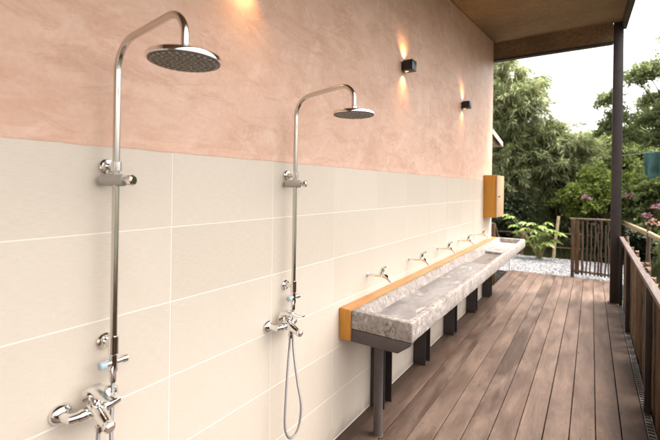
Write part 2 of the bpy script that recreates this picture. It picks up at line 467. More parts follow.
# ------------------------------------------------------------------ veranda roof
roof = thing('veranda_roof', (.9, 1.5, 3.6), 'brown boarded veranda roof with a deep end beam', 'roof')
m = MB()
def sheet(mb, x0, x1, y0, y1, t0, t1):
    mb.add([(x0,y0,ceil_z(y0)+t0),(x1,y0,ceil_z(y0)+t0),(x1,y1,ceil_z(y1)+t0),(x0,y1,ceil_z(y1)+t0),
            (x0,y0,ceil_z(y0)+t1),(x1,y0,ceil_z(y0)+t1),(x1,y1,ceil_z(y1)+t1),(x0,y1,ceil_z(y1)+t1)],
           [(0,3,2,1),(4,5,6,7),(0,1,5,4),(1,2,6,5),(2,3,7,6),(3,0,4,7)])
for a, b in ((-4,-1.6),(-1.6,.8),(.8,3.2),(3.2,5.6),(5.6,7.13)):
    sheet(m, .0, 1.74, a+.002, b-.002, 0, .018)
m.build('ceiling_board', MAT['ceiling_board'], roof)
m = MB(); sheet(m, -3.4, 1.80, -4.1, 7.28, .022, .12); m.build('roof_deck', MAT['painted_steel'], roof)
m = MB().box(-.3, 1.635, 7.135, 7.225, 3.875, ceil_z(7.13)+.016); m.build('end_beam', MAT['ceiling_board'], roof)
m = MB().box(-.3, 1.635, 7.125, 7.235, 3.845, 3.873); m.build('beam_flashing', MAT['painted_steel'], roof)
m = MB(); sheet(m, 1.742, 1.80, -4.1, 7.28, -.10, .0215); m.build('fascia', MAT['painted_steel'], roof)

post = thing('support_post', (1.71, 7.14, 0), 'tall dark brown steel post holding up the veranda roof', 'post')
m = MB().box(1.638, 1.762, 7.13, 7.23, .012, ceil_z(7.13)-.005); m.build('shaft', MAT['painted_steel'], post, bevel=.004)
m = MB().box(1.615, 1.735, 7.10, 7.255, .002, .012); m.build('base_plate', MAT['painted_steel'], post, bevel=.002)

# ------------------------------------------------------------------ railing along the open side
rail = thing('railing', (1.8, 1.5, 0), 'deck railing of rough bark-edged slabs under a flat brown handrail', 'railing')
m = MB().box(1.741, 1.793, -1.7, 7.126, .968, 1.0); m.build('handrail', MAT['rail_wood'], rail, bevel=.004)
for y in (7.08, 5.8, 3.78, 1.76, -.26):
    m = MB().box(1.745, 1.784, y-.022, y+.022, .013, .967); m.build('rail_post', MAT['painted_steel'], rail, bevel=.003)
for z in (.80, .16):
    m = MB().box(1.835, 1.865, -1.7, 7.12, z-.03, z+.03); m.build('cross_rail', MAT['stick_wood'], rail)
m = MB(); y = -1.7
while y < 7.08:
    w_ = random.uniform(.05, .20); x0 = 1.789+random.uniform(0,.016); h = random.uniform(.90,1.035); n = 12
    t_ = random.uniform(.016,.030); L_ = []; ph = random.uniform(0,6)
    for i in range(n+1):
        z = -.12+(h+.12)*i/n
        L_.append((y+.014*math.sin(ph+i*.6)+random.uniform(-.007,.007), y+w_+.014*math.sin(ph*2+i*.5)+random.uniform(-.007,.007), z+(random.uniform(-.02,.02) if i == n else 0)))
    vs = []
    for a, b, z in L_:
        jx = random.uniform(-.003,.003)
        vs += [(x0+t_*.5+jx,a,z),(x0+jx,a*.75+b*.25,z+.01),(x0+jx-.003,a*.3+b*.7,z-.006),(x0+t_*.5+jx,b,z),(x0+t_,b-.01,z),(x0+t_*1.3,(a+b)/2,z+.012),(x0+t_,a+.01,z)]
    fs = [(i*7+j, i*7+(j+1)%7, (i+1)*7+(j+1)%7, (i+1)*7+j) for i in range(n) for j in range(7)]
    fs += [(6,5,4,3,2,1,0), tuple(n*7+j for j in range(7))]
    m.add(vs, fs)
    y += w_+random.uniform(-.004,.014)
m.build('slab_infill', MAT['slab_wood'], rail, smooth=50)

# ------------------------------------------------------------------ rain showers
def make_shower(y0, label, hang):
    t = thing('rain_shower', (.065, y0, .9), label, 'shower', 'rain showers on the tiled wall')
    px = .062; r = .0112; ch = MAT['chrome']
    path = [(px,y0,1.12),(px,y0,2.045)]
    path += arc((px+.105,y0,2.045), (-1,0,0), (0,0,1), .105, 0, R(82), 10)[1:]
    e = Vector(path[-1])
    path += [(.35,y0,2.172)]
    path += arc((.352,y0,2.102), (0,0,1), (1,0,0), .07, R(5), R(90), 10)[1:]
    path += [(.422,y0,2.06)]
    MB().tube(path, r, 20).build('riser_pipe', MAT['stainless'], t)
    hd = MB().lathe([(0,.012),(-.004,.016),(-.02,.016),(-.024,.02),(-.028,.03),(-.032,.098),(-.0335,.1015),(-.036,.103),(-.046,.103),(-.048,.101)], (.422,y0,2.070), (0,0,1), 64).build('shower_head', ch, t)
    hx, hz = .422, 2.070-.0482
    pl = MB().lathe([(0,.0985),(-.0015,.0985)], (hx,y0,hz), (0,0,1), 64).build('nozzle_plate', MAT['nozzle_plate'], hd)
    m = MB()
    for ring, cnt in ((.0,1),(.018,6),(.036,12),(.054,18),(.072,24),(.089,30)):
        for i in range(cnt):
            a = 2*math.pi*i/cnt+ring*40
            m.lathe([(0,.0042),(-.003,.0036)], (hx+ring*math.cos(a), y0+ring*math.sin(a), hz-.0014), (0,0,1), 6)
    m.build('nozzles', MAT['rubber'], hd)
    # upper wall bracket and hand shower holder
    b = MB().lathe([(0,.027),(.006,.027),(.012,.022),(.014,.012),(.05,.011)], (.0015,y0,1.728), (1,0,0), 28)
    b.lathe([(-.016,.0165),(-.015,.0175),(.015,.0175),(.016,.0165)], (px,y0,1.728), (0,0,1), 24)
    b.build('wall_bracket', ch, t)
    b = MB().lathe([(-.050,.014),(-.048,.0195),(-.02,.021),(.02,.021),(.034,.0195),(.036,.012)], (px-.004,y0,1.682), (.85,.35-4*hang,0), 28)
    hl = b.build('hand_shower_holder', MAT['grey_plastic'], t)
    MB().lathe([(.0365,.010),(.046,.010),(.047,.015),(.052,.019),(.066,.019),(.070,.014)], (px-.004,y0,1.682), (.85,.35-4*hang,0), 24).build('locking_knob', ch, hl)
    # lower bracket, diverter and hose
    b = MB().lathe([(0,.027),(.006,.027),(.012,.022),(.014,.012),(.05,.011)], (.0015,y0,1.128), (1,0,0), 28)
    b.build('wall_bracket', ch, t)
    b = MB().lathe([(.03,.0125),(.028,.0165),(-.03,.0165),(-.034,.013),(-.06,.0135),(-.085,.015),(-.095,.011),(-.125,.0105),(-.127,.007)], (px,y0,1.128), (0,0,1), 24)
    b.lathe([(-.022,.011),(.03,.010),(.032,.014),(.045,.014),(.047,.008)], (px,y0,1.068), (0,1,0), 18)
    dv = b.build('diverter', ch, t)
    MB().lathe([(-.023,.010),(-.024,.0138),(-.043,.0138),(-.046,.010)], (px,y0,1.068), (0,1,0), 24).build('diverter_knob', MAT['blue_plastic'], dv)
    h = spline([(px,y0,1.003),(px+.002,y0-.002,.95),(px+.012,y0-.008,.80),(px+.035,y0+.002,.62),(px+.05,y0+.012+hang,.50),(px+.045,y0+.008+hang,.40-hang),
                (px+.04,y0-.02,.352-hang),(px+.035,y0-.06-hang,.36-hang),(px+.03,y0-.088-hang*.5,.42),(px+.03,y0-.088,.55),(px+.03,y0-.075,.72),(px+.03,y0-.062,.84),(px+.03,y0-.060,.872)], 10)
    MB().tube(h, .0065, 10).build('hose', MAT['hose_metal'], t)
    # mixer
    yc, zc = y0-.058, .937; mx = MB()
    mx = MB()
    mx.lathe([(-.053,.0155),(-.048,.018),(-.024,.0185),(-.02,.024),(.02,.024),(.024,.0185),(.048,.018),(.053,.0155)], (.068,yc,zc), (0,1,0), 28)
    for s_ in (-1, 1):
        mx.tube([(.012,yc+.075*s_,zc),(.045,yc+.075*s_,zc),(.062,yc+.070*s_,zc),(.068,yc+.05*s_,zc)], [.013,.014,.0155,.0155], 18)
    # body rising out to the spout
    mx.tube([(.055,yc,zc+.004),(.085,yc,zc),(.115,yc,zc-.010),(.142,yc,zc-.022)], [.025,.025,.020,.016], 22)
    mx.lathe([(0,.018),(.024,.0175),(.03,.012)], (.066,yc,zc+.014), (.25,0,1), 22)
    mt = mx.build('mixer_tap', ch, t)
    for s_ in (-1, 1):
        MB().lathe([(0,.033),(.004,.033),(.012,.028),(.02,.018),(.022,.013)], (.0015,yc+.075*s_,zc), (1,0,0), 32).build('flange', ch, mt)
    lv = MB()
    top = [(.030,.040),(.034,.060),(.050,.074),(.078,.077),(.115,.068),(.150,.064),(.178,.068)]
    th = [.024,.028,.026,.018,.010,.007,.005]; wd_ = [.019,.025,.028,.027,.021,.016,.012]; vs = []
    for (lx, lz), t_, w2 in zip(top, th, wd_):
        for sy, dz in ((-.7,0),(.7,0),(1,-.25*t_),(1,-t_),(.8,-t_),(-.8,-t_),(-1,-t_),(-1,-.25*t_)): vs.append((lx, yc+sy*w2, zc+lz+dz))
    nl = len(top); lv.add(vs, [(a*8+b, a*8+(b+1)%8, (a+1)*8+(b+1)%8, (a+1)*8+b) for a in range(nl-1) for b in range(8)]+[tuple(range(8)), tuple(range((nl-1)*8+7,(nl-1)*8-1,-1))])
    lv.lathe([(0,.020),(.022,.020),(.026,.014)], (.062,yc,zc+.026), (.2,0,1), 22)
    lv.build('lever', ch, mt)
    kb = MB().lathe([(0,.012),(.005,.0165),(.012,.0185),(.022,.0185),(.028,.014)], (.138,yc,zc-.020), (.93,0,-.35), 22)
    kb.build('spout_knob', ch, mt)
    MB().lathe([(0,.0095),(-.026,.0095),(-.028,.012),(-.046,.012),(-.048,.008)], (.092,yc,zc-.016), (0,0,1), 20).build('hose_outlet', ch, mt)
    return t


make_shower(.705, 'nearest chrome rain shower on a steel riser pipe', -.012)
make_shower(1.667, 'farther chrome rain shower, the one nearer the wash trough', .004)

# ------------------------------------------------------------------ wash trough
T0, T1 = 2.238, 7.05
tr = thing('wash_trough', (.26, 4.68, 0), 'long rough concrete wash trough with an orange wood back on steel legs', 'trough')
m = MB()
xo, xi = .515, .462; xb, xbi = .092, .135
zt, zb, zf, zp = .858, .735, .786, .755
# one casting: outer block with a hollow whose back side slopes, edges chipped along the length
ya, yb_ = T0+.058, T1-.055
O = [(xb,T0),(xo,T0),(xo,T1),(xb,T1)]; I1 = [(xbi-.012,ya),(xi+.004,ya),(xi+.004,yb_),(xbi-.012,yb_)]; I0 = [(xbi+.03,ya+.008),(xi,ya+.008),(xi,yb_-.008),(xbi+.03,yb_-.008)]
bm = bmesh.new(); ring = lambda P, z: [bm.verts.new((x,y,z)) for x, y in P]
v0, v1, v2, v3 = ring(O,zb), ring(O,zt), ring(I1,zt), ring(I0,zb+.006)
bm.faces.new(v0[::-1]); bm.faces.new(v3)
for lo, hi in ((v0,v1),(v1,v2),(v2,v3)):
    for q in range(4): bm.faces.new((lo[q],lo[(q+1)%4],hi[(q+1)%4],hi[q]))
bmesh.ops.recalc_face_normals(bm, faces=bm.faces)
bmesh.ops.bevel(bm, geom=[e for e in bm.edges if e.calc_face_angle(0) > R(40)], offset=.008, segments=2, profile=.5, affect='EDGES')
bmesh.ops.subdivide_edges(bm, edges=[e for e in bm.edges if e.calc_length() > 1], cuts=150, use_grid_fill=True)
bmesh.ops.subdivide_edges(bm, edges=[e for e in bm.edges if .2 < e.calc_length() < 1], cuts=10, use_grid_fill=True)
for v in bm.verts:
    p = v.co; q = mnoise.noise_vector(p*14)*.0022 + mnoise.noise_vector(p*45)*.0014
    v.co = p + Vector((q.x, q.y, q.z*.8))
me = bpy.data.meshes.new('basin')
for v in bm.verts: v.co -= ORG[tr.name]
bm.to_mesh(me); bm.free(); me.shade_smooth(); me.set_sharp_from_angle(angle=R(50))
link_mesh('basin', me, MAT['concrete'], tr)
m = MB()
P0, P1 = 4.85, 5.86
for a, b in ((T0+.050, P0), (P1, T1-.050)):
    m.box(xbi-.004, xi+.006, a, b, zb+.010, zf)
m.build('basin_floor', MAT['concrete_floor'], tr, bevel=.004)
m = MB().box(xbi+.012, xi+.003, P0+.001, P1-.001, zb+.010, zp); m.build('sump', MAT['wet_concrete'], tr)
m = MB().lathe([(0,.030),(.002,.030),(.003,.024)], (.30,5.4,zp+.0005), (0,0,1), 24); m.build('drain', MAT['chrome'], tr)
m = MB().box(.0015, .0905, T0-.004, 7.015, .654, .861)
w_ = m.build('wood_backing', MAT['varnished_wood'], tr, bevel=.004)
m = MB().box(.004, .088, T0-.0075, T0-.0045, .657, .858); m.build('end_face', MAT['lit_end_grain'], tr, bevel=.001)  # thin end-grain cap, golden tint of the light put into its colour
m = MB().prism([(.0495,.652),(.42,.652),(.505,.715),(.505,.733),(.0935,.733),(.0935,.70)], 'y', T0+.004, T0+.05)
m.build('support_arm', MAT['bracket_steel'], tr, bevel=.002)
m = MB()
m.lathe([(0,.038),(.004,.038)], (.218,2.40,.001), (0,0,1), 24)
m.tube([(.218,2.40,.005),(.218,2.40,.40),(.218,2.40,.733)], .031, 24)
m.build('pipe_leg', MAT['bracket_steel'], tr)
for y in (2.70, 3.575, 4.49, 5.47, 6.40):
    m = MB()
    m.box(.004, .122, y, y+.008, .001, .652); m.box(.004, .122, y+.122, y+.13, .001, .652)
    m.box(.055, .063, y+.0085, y+.1215, .001, .652)
    m.build('leg', MAT['painted_steel'], tr, bevel=.0012, seg=1)
    m = MB().prism([(.094,.653),(.40,.653),(.47,.70),(.47,.733),(.094,.733)], 'y', y+.03, y+.10)
    m.build('support_arm', MAT['painted_steel'], tr, bevel=.002)

# taps
def make_tap():
    y, z = 2.628, 1.012
    t = thing('wall_tap', (0, y, z), 'chrome wall tap over the near end of the trough', 'tap', 'taps above the wash trough')
    ch = MAT['chrome']
    MB().lathe([(0,.019),(.003,.019),(.008,.012),(.01,.009)], (.0015,y,z), (1,0,0), 24).build('flange', ch, t)
    b = MB().tube(spline([(.008,y,z),(.05,y,z+.001),(.09,y,z+.006),(.12,y,z+.012),(.15,y,z+.006),(.175,y,z-.010),(.195,y,z-.030)], 6),
                  [.0105]*12+[.0105+.006*min(1,i/8) for i in range(12)]+[.0165-.003*min(1,i/8) for i in range(13)], 18)
    b.build('spout', ch, t)
    h = MB().lathe([(0,.017),(.014,.016),(.016,.012),(.022,.012),(.024,.018),(.05,.016),(.054,.010)], (.112,y,z+.014), (.30,0,1), 22)
    h.tube([(.126,y,z+.056),(.142,y,z+.074),(.164,y,z+.082)], [.012,.010,.007], 12)
    h.build('handle', ch, t)
    return t


tap = make_tap()
tl = ['chrome wall tap second from the near end of the trough', 'chrome wall tap in the middle of the row of five',
      'chrome wall tap just before the last one by the box', 'chrome wall tap closest to the orange wall box']
for i, s_ in enumerate(tl):
    c = copy_tree(tap, (0, .806*(i+1), 0)); c['label'] = s_

# orange wooden box on the wall's far edge
bx = thing('wall_box', (.1, 6.66, 1.228), 'orange varnished wooden box hung at the far edge of the wall', 'box')
MB().box(.0015, .172, 6.40, 6.95, 1.226, 1.88).build('body', MAT['cabinet_wood'], bx, bevel=.004)
dr = MB().box(.176, .20, 6.41, 6.945, 1.231, 1.873).build('door', MAT['pale_wood'], bx, bevel=.003)
MB().lathe([(0,.010),(.012,.008),(.018,.012),(.026,.010)], (.2005,6.50,1.55), (1,0,0), 16).build('knob', MAT['painted_steel'], dr)

# wall lamps
def make_lamp():
    y, z = 3.25, 2.735
    t = thing('wall_lamp', (0, y, z), 'larger looking lit black wall lamp above the second shower', 'wall lamp', 'black up and down wall lamps')
    m = MB().box(.012, .10, y-.05, y+.05, z-.044, z+.044); m.build('housing', MAT['lamp_black'], t, bevel=.002)
    m = MB().box(-.003, .0118, y-.04, y+.04, z-.036, z+.036); m.build('back_plate', MAT['lamp_black'], t)
    m = MB().lathe([(0,.016),(.0015,.016)], (.030,y,z+.0442), (0,0,1), 20)
    m.build('lens', MAT['lens'], t)
    MB().lathe([(0,.016),(-.0015,.016)], (.030,y,z-.0442), (0,0,1), 20).build('lens', MAT['lens'], t)
    return t


lamp = make_lamp()
lb = copy_tree(lamp, (0, 1.90, 0)); lb['label'] = 'smaller looking lit black wall lamp nearest the wall end'
lc = copy_tree(lamp, (0, -1.92, 0)); lc['label'] = 'lit black wall lamp high between the two showers'
for y in (1.33, 3.25, 5.15):
    for s_ in (1, -1):
        L = bpy.data.lights.new('lamp_beam', 'SPOT'); L.energy = 3.4 if s_ > 0 else 1.5; L.color = (1,.56,.22); L.spot_size = R(112); L.spot_blend = 1.0; L.shadow_soft_size = .006
        o = bpy.data.objects.new('lamp_beam', L); o.location = (.034, y, 2.735+s_*.047)
        o.rotation_euler = (0, math.pi if s_ > 0 else 0, 0)
        COL.objects.link(o)

# ------------------------------------------------------------------ stick gate at the deck's end
gt = thing('stick_gate', (1.4, 9.0, -.03), 'rustic gate panel of thin rough upright sticks on the gravel', 'gate')
def rough_stick(m, a, b, r0, n=7, seg=7, wob=.012):
    a, b = Vector(a), Vector(b); pts = []; rs = []
    for i in range(n+1):
        p = a.lerp(b, i/n)
        if 0 < i < n: p += Vector((random.uniform(-wob,wob), random.uniform(-wob,wob), 0))
        pts.append(p); rs.append(r0*random.uniform(.8,1.15))
    m.tube(pts, rs, seg)
MB().box(1.075, 1.135, 8.97, 9.03, -.03, 1.10).build('frame_post', MAT['slab_wood'], gt, bevel=.008)
m = MB(); m.box(1.142, 1.215, 8.985, 9.012, .04, 1.09); m.build('board', MAT['slab_wood'], gt, bevel=.004)
m = MB(); rough_stick(m, (1.05,9.0,1.105), (1.76,9.0,1.11), .022, 8, 8, .008); m.build('top_rail', MAT['stick_wood'], gt)
m = MB(); rough_stick(m, (1.136,9.0,.10), (1.76,9.0,.085), .024, 6, 8, .004); m.build('bottom_rail', MAT['stick_wood'], gt)
m = MB(); x = 1.262
while x < 1.76:
    rough_stick(m, (x,8.985,.04), (x+random.uniform(-.02,.02),8.985,random.uniform(1.0,1.12)), random.uniform(.012,.021), 8, 7, .011)
    x += random.uniform(.048,.068)
m.build('stick_infill', MAT['stick_wood'], gt)

# low rail fence behind the gravel
lf = thing('rail_fence', (.3, 11.3, -.1), 'low dark rail fence at the back of the gravel', 'fence')
m = MB(); rough_stick(m, (-1.6,11.3,.50), (1.2,11.3,.585), .018, 10, 7, .006); m.build('rail', MAT['stick_wood'], lf)
m = MB(); rough_stick(m, (-1.6,11.32,.20), (1.2,11.32,.23), .016, 10, 7, .006); m.build('rail', MAT['stick_wood'], lf)
for x, h, r_ in ((-1.1,.62,.035), (-.10,.60,.05), (1.12,.66,.04)):
    m = MB(); rough_stick(m, (x,11.28,-.30), (x+.02,11.28,h), r_, 5, 8, .008); m.build('fence_post', MAT['slab_wood'], lf)
sk = MB(); rough_stick(sk, (.62,11.1,-.15), (.735,11.1,1.02), .032, 6, 8, .006)
tag(sk.build('leaning_stake', MAT['bamboo_pole']), 'pale wooden stake leaning beside the big-leaved plant', 'stake')
# dark stump post just past the wall end
sp = MB(); rough_stick(sp, (-.28,8.7,-.3), (-.30,8.7,.95), .055, 6, 9, .01); rough_stick(sp, (-.28,8.7,.92), (-.12,8.7,.50), .018, 5, 7, .01)
tag(sp.build('gnarled_post', MAT['slab_wood']), 'gnarled brown post with a bent branch below the wall box', 'post')
pv = MB().tube([(.02,8.78,-.3),(.02,8.78,.34)], .020, 14)
tag(pv.build('drain_pipe', MAT['white_pvc']), 'short pale pipe standing at the deck end behind the trough', 'pipe')

# small metal awning on the wall's end, seen past its corner
aw = thing('awning', (-.9, 7.03, 2.6), 'small pale metal awning sticking out past the wall end above the box', 'awning')
MB().prism([(7.025,2.60),(7.95,2.46),(7.95,2.545),(7.025,2.685)], 'x', -.012, .0).build('edge_trim', MAT['metal_sheet'], aw)
MB().prism([(7.938,2.462),(7.95,2.46),(7.95,2.545),(7.938,2.547)], 'x', -1.9, -.0125).build('edge_trim', MAT['metal_sheet'], aw)
MB().prism([(7.025,2.664),(7.937,2.526),(7.937,2.545),(7.025,2.683)], 'x', -1.9, -.0125).build('roof_sheet', MAT['metal_sheet'], aw)
m = MB()
for x in (-.05, -.9, -1.8):
    m = MB().prism([(7.025,2.56),(7.9,2.47),(7.9,2.528),(7.025,2.66)], 'x', x-.03, x); m.build('rafter', MAT['ceiling_board'], aw)

# bamboo pole fence beyond the railing
bf = thing('pole_fence', (2.3, 9.5, -.2), 'pale bamboo pole fence slanting away beyond the railing', 'fence')
m = MB(); rough_stick(m, (2.03,12.2,.93), (2.62,7.2,.80), .030, 8, 8, .012); m.build('pole', MAT['bamboo_pole'], bf)
m = MB(); rough_stick(m, (2.0,12.2,.86), (2.40,9.2,.80), .022, 8, 8, .012); m.build('pole', MAT['bamboo_pole'], bf)
for x, y in ((2.05,12.0), (2.33,9.7), (2.6,7.4)):
    m = MB(); rough_stick(m, (x,y+.06,-.4), (x,y+.06,.97), .035, 5, 8, .01); m.build('fence_post', MAT['stick_wood'], bf)

# ------------------------------------------------------------------ vegetation
def leaf_mesh(name, P, D, L, W, mat, parent, flat=.6, fold=.0):
    """one kite-shaped face per leaf; P base points, D directions"""
    n = len(P); D = D/np.maximum(np.linalg.norm(D, axis=1, keepdims=True), 1e-6)
    up = rng.normal(0, 1, (n,3))*(1-flat); up[:,2] += flat
    S = np.cross(D, up); S /= np.maximum(np.linalg.norm(S, axis=1, keepdims=True), 1e-6)
    Nn = np.cross(S, D)
    L = np.asarray(L).reshape(-1,1)*np.ones((n,1)); W = np.asarray(W).reshape(-1,1)*np.ones((n,1))
    mid = P + D*L*.45
    V = np.stack([P, mid+S*W*.5+Nn*L*.05, P+D*L-Nn*L*.06, mid-S*W*.5+Nn*L*.05], 1)
    if parent: V = V - np.array(ORG[parent.name])
    V = V.reshape(-1,3)
    me = bpy.data.meshes.new(name)
    me.vertices.add(4*n); me.vertices.foreach_set('co', V.astype(np.float32).ravel())
    me.loops.add(4*n); me.loops.foreach_set('vertex_index', np.arange(4*n, dtype=np.int32))
    me.polygons.add(n); me.polygons.foreach_set('loop_start', np.arange(0, 4*n, 4, dtype=np.int32))
    me.polygons.foreach_set('loop_total', np.full(n, 4, dtype=np.int32))
    me.update(calc_edges=True); me.validate()
    return link_mesh(name, me, mat, parent)


def unit(n, zlo=-1., zhi=1.):
    z = rng.uniform(zlo, zhi, n); a = rng.uniform(0, 2*np.pi, n); r_ = np.sqrt(np.maximum(0, 1-z*z))
    return np.column_stack([r_*np.cos(a), r_*np.sin(a), z])


def clump_tree(name, label, cat, base, clumps, twigs, per, leafL, leafW, mat, trunk_r=.08, style='broad', group=None, bark='bark', fork=.45, flat=.55):
    """clumps: (x,y,z,radius). A trunk forks into a limb per clump; leaves sit along twigs inside each clump."""
    t = thing(name, base, label, cat, group); base = Vector(base)
    m = MB(); cen = sum((Vector(c[:3]) for c in clumps), Vector())/len(clumps)
    top = base.lerp(Vector((cen.x, cen.y, max(c[2] for c in clumps))), .86)
    spine = [base + Vector((0,0,-.15)), base.lerp(top, .3)+Vector((random.uniform(-.06,.06),random.uniform(-.06,.06),0)), base.lerp(top,.65)+Vector((random.uniform(-.1,.1),random.uniform(-.1,.1),0)), top]
    sp_ = spline(spine, 6); nn = len(sp_)
    m.tube(sp_, [trunk_r*(1-.85*i/(nn-1)) for i in range(nn)], 9)
    PP, DD = [], []
    for cx, cy, cz, cr in clumps:
        c = Vector((cx,cy,cz)); f = min(.92, max(fork*.6, fork + random.uniform(-.12,.25)))
        zr = (cz-cr*.6-base.z)/max(.2, top.z-base.z); f = max(.08, min(f, zr))
        s0 = sp_[int(f*(nn-1))]
        md = s0.lerp(c, .5)+Vector((random.uniform(-.1,.1),random.uniform(-.1,.1),.12*(c-s0).length))
        lm = spline([s0, md, c], 5); q = len(lm); r0 = trunk_r*(1-.85*f)*.55
        m.tube(lm, [r0*(1-.8*i/(q-1)) for i in range(q)], 6)
        U = unit(twigs, -.35, 1.); ln = cr*rng.uniform(.55, 1.1, twigs)
        for k_ in range(min(twigs, 9)):
            e = c + Vector(U[k_])*float(ln[k_])*.8
            m.tube([c, c.lerp(e,.5)+Vector((0,0,.03)), e], [r0*.25+.002, r0*.16+.002, .002], 4)
        tt = rng.uniform(.25, 1., (twigs, per)) if style != 'pinnate' else np.linspace(.2, 1, per)[None]*np.ones((twigs,1))
        C = np.array(c)[None,None]; dr = .35 if style != 'bamboo' else .7
        Q = C + U[:,None]*(ln[:,None]*tt)[...,None]
        Q[...,2] -= dr*(ln[:,None]*tt**2)*.6
        if style == 'pinnate':
            side = np.cross(U, np.array([0,0,1.])); side /= np.maximum(np.linalg.norm(side,axis=1,keepdims=True),1e-6)
            sg = np.where(np.arange(per)%2 == 0, 1, -1)[None,:,None]
            d = U[:,None]*.45 + side[:,None]*sg + rng.normal(0,.15,(twigs,per,3)) + np.array([0,0,-.12])
        elif style == 'bamboo':
            d = U[:,None]*.8 + rng.normal(0,.35,(twigs,per,3)) + np.array([0,0,-.75])
            Q = Q + rng.normal(0,.03,Q.shape)
        else:
            d = U[:,None]*.6 + rng.normal(0,.6,(twigs,per,3)) + np.array([0,0,-.1])
            Q = Q + rng.normal(0,cr*.06,Q.shape)
        PP.append(Q.reshape(-1,3)); DD.append(d.reshape(-1,3))
    P = np.concatenate(PP); D = np.concatenate(DD); n = len(P)
    m.build('trunk', MAT[bark], t)
    leaf_mesh('crown', P, D, leafL*rng.uniform(.6,1.25,n), leafW*rng.uniform(.7,1.2,n), MAT[mat], t, flat)
    return t


def blob(cx, cy, cz, rx, ry, rz, n, r0, r1, shell=.55):
    out = []
    while len(out) < n:
        v = Vector((random.gauss(0,1),random.gauss(0,1),random.gauss(0,1))).normalized()*(shell+(1-shell)*random.random())**1.0
        out.append((cx+v.x*rx, cy+v.y*ry, cz+v.z*rz, random.uniform(r0,r1)))
    return out


# bamboo by the wall end: culms arching out with drooping leaf sprays
def bamboo(label, bx_, by_, culms, group):
    t = thing('bamboo_clump', (bx_,by_,-.2), label, 'bamboo', group)
    PP, DD = [], []
    for ti in culms:
        tx, ty, tz, lean = ti
        b = Vector((bx_+random.uniform(-.25,.25), by_+random.uniform(-.25,.25), -.25)); tip = Vector((tx,ty,tz))
        mid = Vector((b.x*.62+tip.x*.38, b.y*.62+tip.y*.38, tip.z*.72+.2)); 
        cv = spline([b, b.lerp(mid,.5)+Vector((0,0,.1)), mid, tip], 8); n = len(cv)
        MB().tube(cv, [.026*(1-.85*i/(n-1)) for i in range(n)], 7).build('culm', MAT['culm'], t)
        tw = MB()
        for i in range(int(n*.22), n):
            for k_ in range(5 if i > n*.45 else 3):
                a = random.uniform(0, 2*math.pi); l_ = random.uniform(.35,1.0)*(1.2-.6*i/n)
                p0 = cv[i]; d = Vector((math.cos(a), math.sin(a), random.uniform(-.1,.7)))
                e = p0+d*l_; e.z -= .35*l_
                md = p0.lerp(e,.5)+Vector((0,0,.16*l_)); br = spline([p0,md,e],4)
                for q in range(2, len(br)):
                    for _ in range(1):
                        k2 = 6
                        PP.append(np.array(br[q])[None]+rng.normal(0,.035,(k2,3)))
                        dd = np.array(d)[None]*.7+rng.normal(0,.5,(k2,3)); dd[:,2] -= .75; DD.append(dd)
    P = np.concatenate(PP); D = np.concatenate(DD); n = len(P)
    leaf_mesh('foliage', P, D, rng.uniform(.15,.30,n), rng.uniform(.022,.036,n), MAT['bamboo_leaf'], t, .5)
    return t


bamboo('tall arching bamboo with pale dry tips beside the wall end', -.9, 12.9,
       [(-.55,12.3,5.35,0),(-1.0,12.9,5.7,0),(-.1,12.6,4.7,0),(.12,12.2,4.1,0),(-1.3,13.4,5.5,0),(.3,12.9,3.5,0),(-.6,12.0,4.5,0),(-.3,13.2,5.0,0)], 'bamboo behind the gravel')
bamboo('lower feathery bamboo drooping over the low rail fence', .45, 13.6,
       [(.9,12.9,3.0,0),(.35,12.8,3.2,0),(1.2,13.4,3.1,0),(.7,13.2,3.45,0),(.1,13.4,3.6,0),(1.0,14.2,3.3,0),(.0,12.6,2.6,0),(.7,12.6,2.4,0)], 'bamboo behind the gravel')

clump_tree('shade_tree', 'bushy pale green tree behind the bamboo, left of the dark post', 'tree', (1.25,16.2,-.1),
           blob(1.15,16.2,2.35,1.5,1.0,1.15,26,.40,.70), 46, 16, .13, .05, 'bright_leaf', .10, 'broad', 'trees in the garden')
clump_tree('shade_tree', 'dark round tree filling the gap low behind the gate', 'tree', (1.9,15.0,-.1),
           blob(2.1,15.2,1.9,1.3,.9,1.1,24,.40,.65), 44, 16, .12, .05, 'shrub_leaf', .09, 'broad', 'trees in the garden')
clump_tree('feathery_tree', 'tall fine-leaved tree to the right of the post', 'tree', (3.6,13.2,0),
           blob(3.55,13.0,4.05,1.35,1.2,1.35,34,.45,.75) + [(1.75,12.6,4.0,.42),(1.95,12.7,3.55,.45),(1.72,12.7,3.25,.36),(2.3,12.6,4.55,.45),(2.15,12.7,3.0,.45),(2.6,12.6,3.4,.5),(2.75,12.6,2.9,.5),(3.1,12.6,5.35,.55)],
           60, 24, .095, .036, 'pinnate_leaf', .09, 'broad', 'trees in the garden', fork=.4, flat=.5)
clump_tree('feathery_tree', 'thin fine-leaved tree standing far behind the dark post', 'tree', (2.5,18.5,0),
           blob(2.6,18.5,3.1,1.7,1.0,.95,20,.45,.7), 44, 22, .14, .05, 'pinnate_leaf', .09, 'pinnate', 'trees in the garden', fork=.4, flat=.85)

